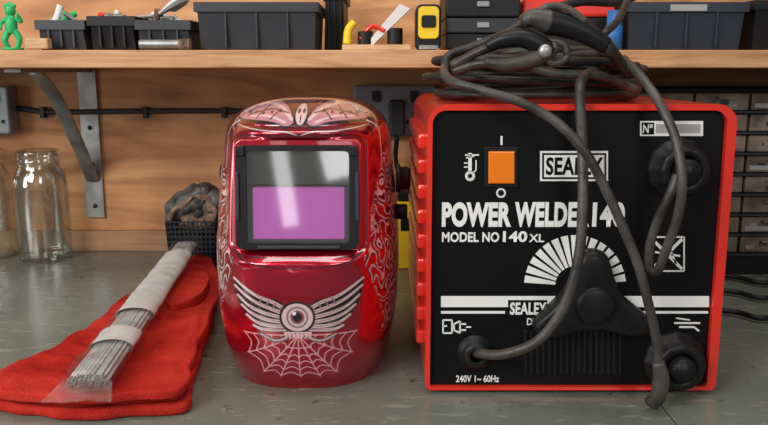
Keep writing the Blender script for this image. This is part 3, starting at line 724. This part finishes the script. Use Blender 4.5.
# ================= CABLES
cab=empty('welding_cables',(.16,.78,zT))
tube('mains_lead',[P(475,352,PF-.004),P(483,354,.680),P(505,354,.668),P(535,343,.660),P(558,318,.655),P(573,282,.652),P(581,240,.655),P(583,190,.662),P(582,140,.672),P(580,104,.676),P(581,82,.69),P(592,72,.72),P(612,72,.77)],.0046,M['rubber2'],cab)
tube('electrode_lead',[P(677,175,.660),P(672,190,.658),P(660,215,.662),P(650,245,.668),P(650,268,.668),P(658,270,.664),P(666,250,.658),P(678,215,.650),P(682,180,.645),P(676,140,.655),P(662,108,.668),P(645,82,.69),P(625,62,.72),P(598,52,.76)],.0041,M['rubber2'],cab)
tube('earth_lead',[P(470,62,.78),P(446,66,.73),P(450,80,.690),P(480,90,.672),P(520,102,.662),P(556,122,.655),P(585,152,.648),P(606,190,.645),P(622,225,.642),P(638,265,.640),P(650,310,.638),P(657,345,.640),P(659,372,.645)],.0041,M['rubber2'],cab)
tube('cable_lug',[P(658,362,.642),P(661,378,.645),P(658,396,.650),P(652,403,.655)],lambda t:.0050+.0026*math.sin(min(t*2,1)*1.57),M['rubber2'],cab,6,14,True,.8)
pts=[]
turns=9; ccx=.148; ccy=.80
for i in range(turns*14+1):
    a=2*math.pi*i/14; t=i/(turns*14); k=int(i//14)
    R1=.098+.012*math.sin(k*2.4)+.006*math.sin(a*.37+k); R2=.072+.010*math.cos(k*1.7)
    z=zT+.0045+t*.032+.005*math.sin(a*1.0+k*1.3)*(t>.1)
    pts.append(Vector((ccx+.006+(R1-.004)*math.cos(a)+.006*math.sin(k*3.1),ccy+R2*math.sin(a)+.004*math.cos(k*2),max(z,zT+.0045))))
tube('coil',pts,.0040,M['rubber'],cab,4,10)
pts=[]
for i in range(4*14+1):
    a=2*math.pi*i/14+1; t=i/(4*14); k=i//14
    R1=.076+.014*math.sin(k*1.9); R2=.06+.012*math.cos(k*2.7)
    pts.append(Vector((ccx+.004+R1*math.cos(a),ccy+R2*math.sin(a),zT+.028+t*.014+.007*math.sin(a+k))))
tube('coil_upper',pts,.0042,M['rubber2'],cab,4,10)
tube('strand_a',[P(448,84,.72),P(447,58,.73),P(470,48,.74),P(505,34,.735),P(540,14,.74),P(580,2,.76),P(620,2,.80),P(650,-12,.84)],.0042,M['rubber'],cab)
tube('strand_b',[P(452,72,.72),P(480,64,.71),P(520,66,.70),P(560,74,.70),P(600,76,.71),P(636,90,.73)],.0041,M['rubber2'],cab)
tube('strand_c',[P(604,34,.715),P(618,20,.74),P(628,0,.78),P(640,-16,.84)],.0036,M['rubber'],cab)
tube('strand_d',[P(452,66,.72),P(478,52,.71),P(500,44,.705)],.0041,M['rubber2'],cab)
cl=empty('earth_clamp',P(530,55,.70))
tube('upper_handle',[P(486,47,.70),P(502,40,.698),P(522,38,.696),P(540,45,.696),P(552,51,.696)],lambda t:.0065+.004*math.sin(t*2.6),M['black'],cl,6,14,True,.8)
tube('lower_handle',[P(484,62,.70),P(504,64,.698),P(526,61,.696),P(542,55,.696),P(556,46,.696)],lambda t:.006+.0035*math.sin(t*2.6),M['rubber2'],cl,6,14,True,.8)
tube('jaw_a',[P(542,46,.696),P(552,41,.696),P(564,45,.696),P(567,54,.696)],.0034,M['rubber2'],cl,6,10)
tube('jaw_b',[P(542,57,.696),P(552,63,.696),P(563,61,.696),P(568,55,.696)],.0034,M['rubber2'],cl,6,10)
c=P(545,51,.687)
lathe('pivot',[(.0001,.004),(.004,.004),(.0058,.002),(.006,-.006),(.0001,-.006)],(c.x,c.y,c.z),M['steel'],cl,28,'y')
eh=empty('electrode_holder',P(580,35,.70))
tube('grip',[P(548,22,.70),P(560,24,.70),P(578,30,.70),P(594,38,.70),P(606,46,.70)],lambda t:.0125-.0045*t,M['black'],eh,6,18,True,.95)
tube('head',[P(522,22,.70),P(534,18,.70),P(550,22,.70)],lambda t:.0065+.006*t,M['rubber2'],eh,6,16,True,.9)
tube('lever',[P(586,22,.695),P(568,9,.695),P(550,6,.697),P(534,14,.70)],.0032,M['rubber2'],eh,6,10)
tube('ferrule',[P(604,44,.70),P(610,50,.70),P(618,60,.71),P(628,74,.72)],lambda t:.0070-.0025*t,M['rubber'],eh)

# ================= LIGHTS
def area(name,loc,target,sx,sy,power,col=(1,1,1)):
    l=bpy.data.lights.new(name,'AREA'); l.shape='RECTANGLE'; l.size=sx; l.size_y=sy; l.energy=power; l.color=col
    o=bpy.data.objects.new(name,l); o.location=loc; scene.collection.objects.link(o)
    o.rotation_euler=(Vector(target)-Vector(loc)).to_track_quat('-Z','Y').to_euler(); return o
area('window_daylight',(-1.1,-.7,1.1),(0,.9,.1),.8,.7,28,(1,.98,.95))
area('left_strip_light',(-1.45,.15,.45),(0,.9,.1),.4,.7,6,(1,.99,.97))  # added light at the left, gives the helmet a strip reflection
area('skylight',(.7,-1.2,1.1),(.1,.9,.1),.6,.8,10,(1,.98,.96))
area('ceiling_lamp',(0,.55,1.5),(0,.9,0),1.2,.4,9,(1,.95,.88))
o=area('visor_streak_light',(-.42,-1.55,.58),(-.25,.9,.35),.06,.85,.24,(1,1,1))  # added narrow light behind the camera, slanted to streak the visor
o.rotation_euler.rotate_axis('Z',math.radians(9))
o=area('visor_patch_light',(-.245,-1.6,.70),(-.1,.9,.35),.13,.72,.55,(1,1,1))  # second added strip, placed to reflect in the upper part of the visor
o.rotation_euler.rotate_axis('Z',math.radians(14))
w=bpy.data.worlds.new('world'); scene.world=w; w.use_nodes=True
w.node_tree.nodes['Background'].inputs[0].default_value=(1,.98,.96,1); w.node_tree.nodes['Background'].inputs[1].default_value=.15
scene.view_settings.view_transform='Standard'
# ================= CAMERA
cd=bpy.data.cameras.new('camera'); cd.sensor_width=36; cd.lens=F/768*36; cd.clip_start=.01
co_=bpy.data.objects.new('camera',cd); scene.collection.objects.link(co_)
co_.location=(0,0,H); co_.rotation_euler=(math.pi/2-TH,0,0)
scene.camera=co_
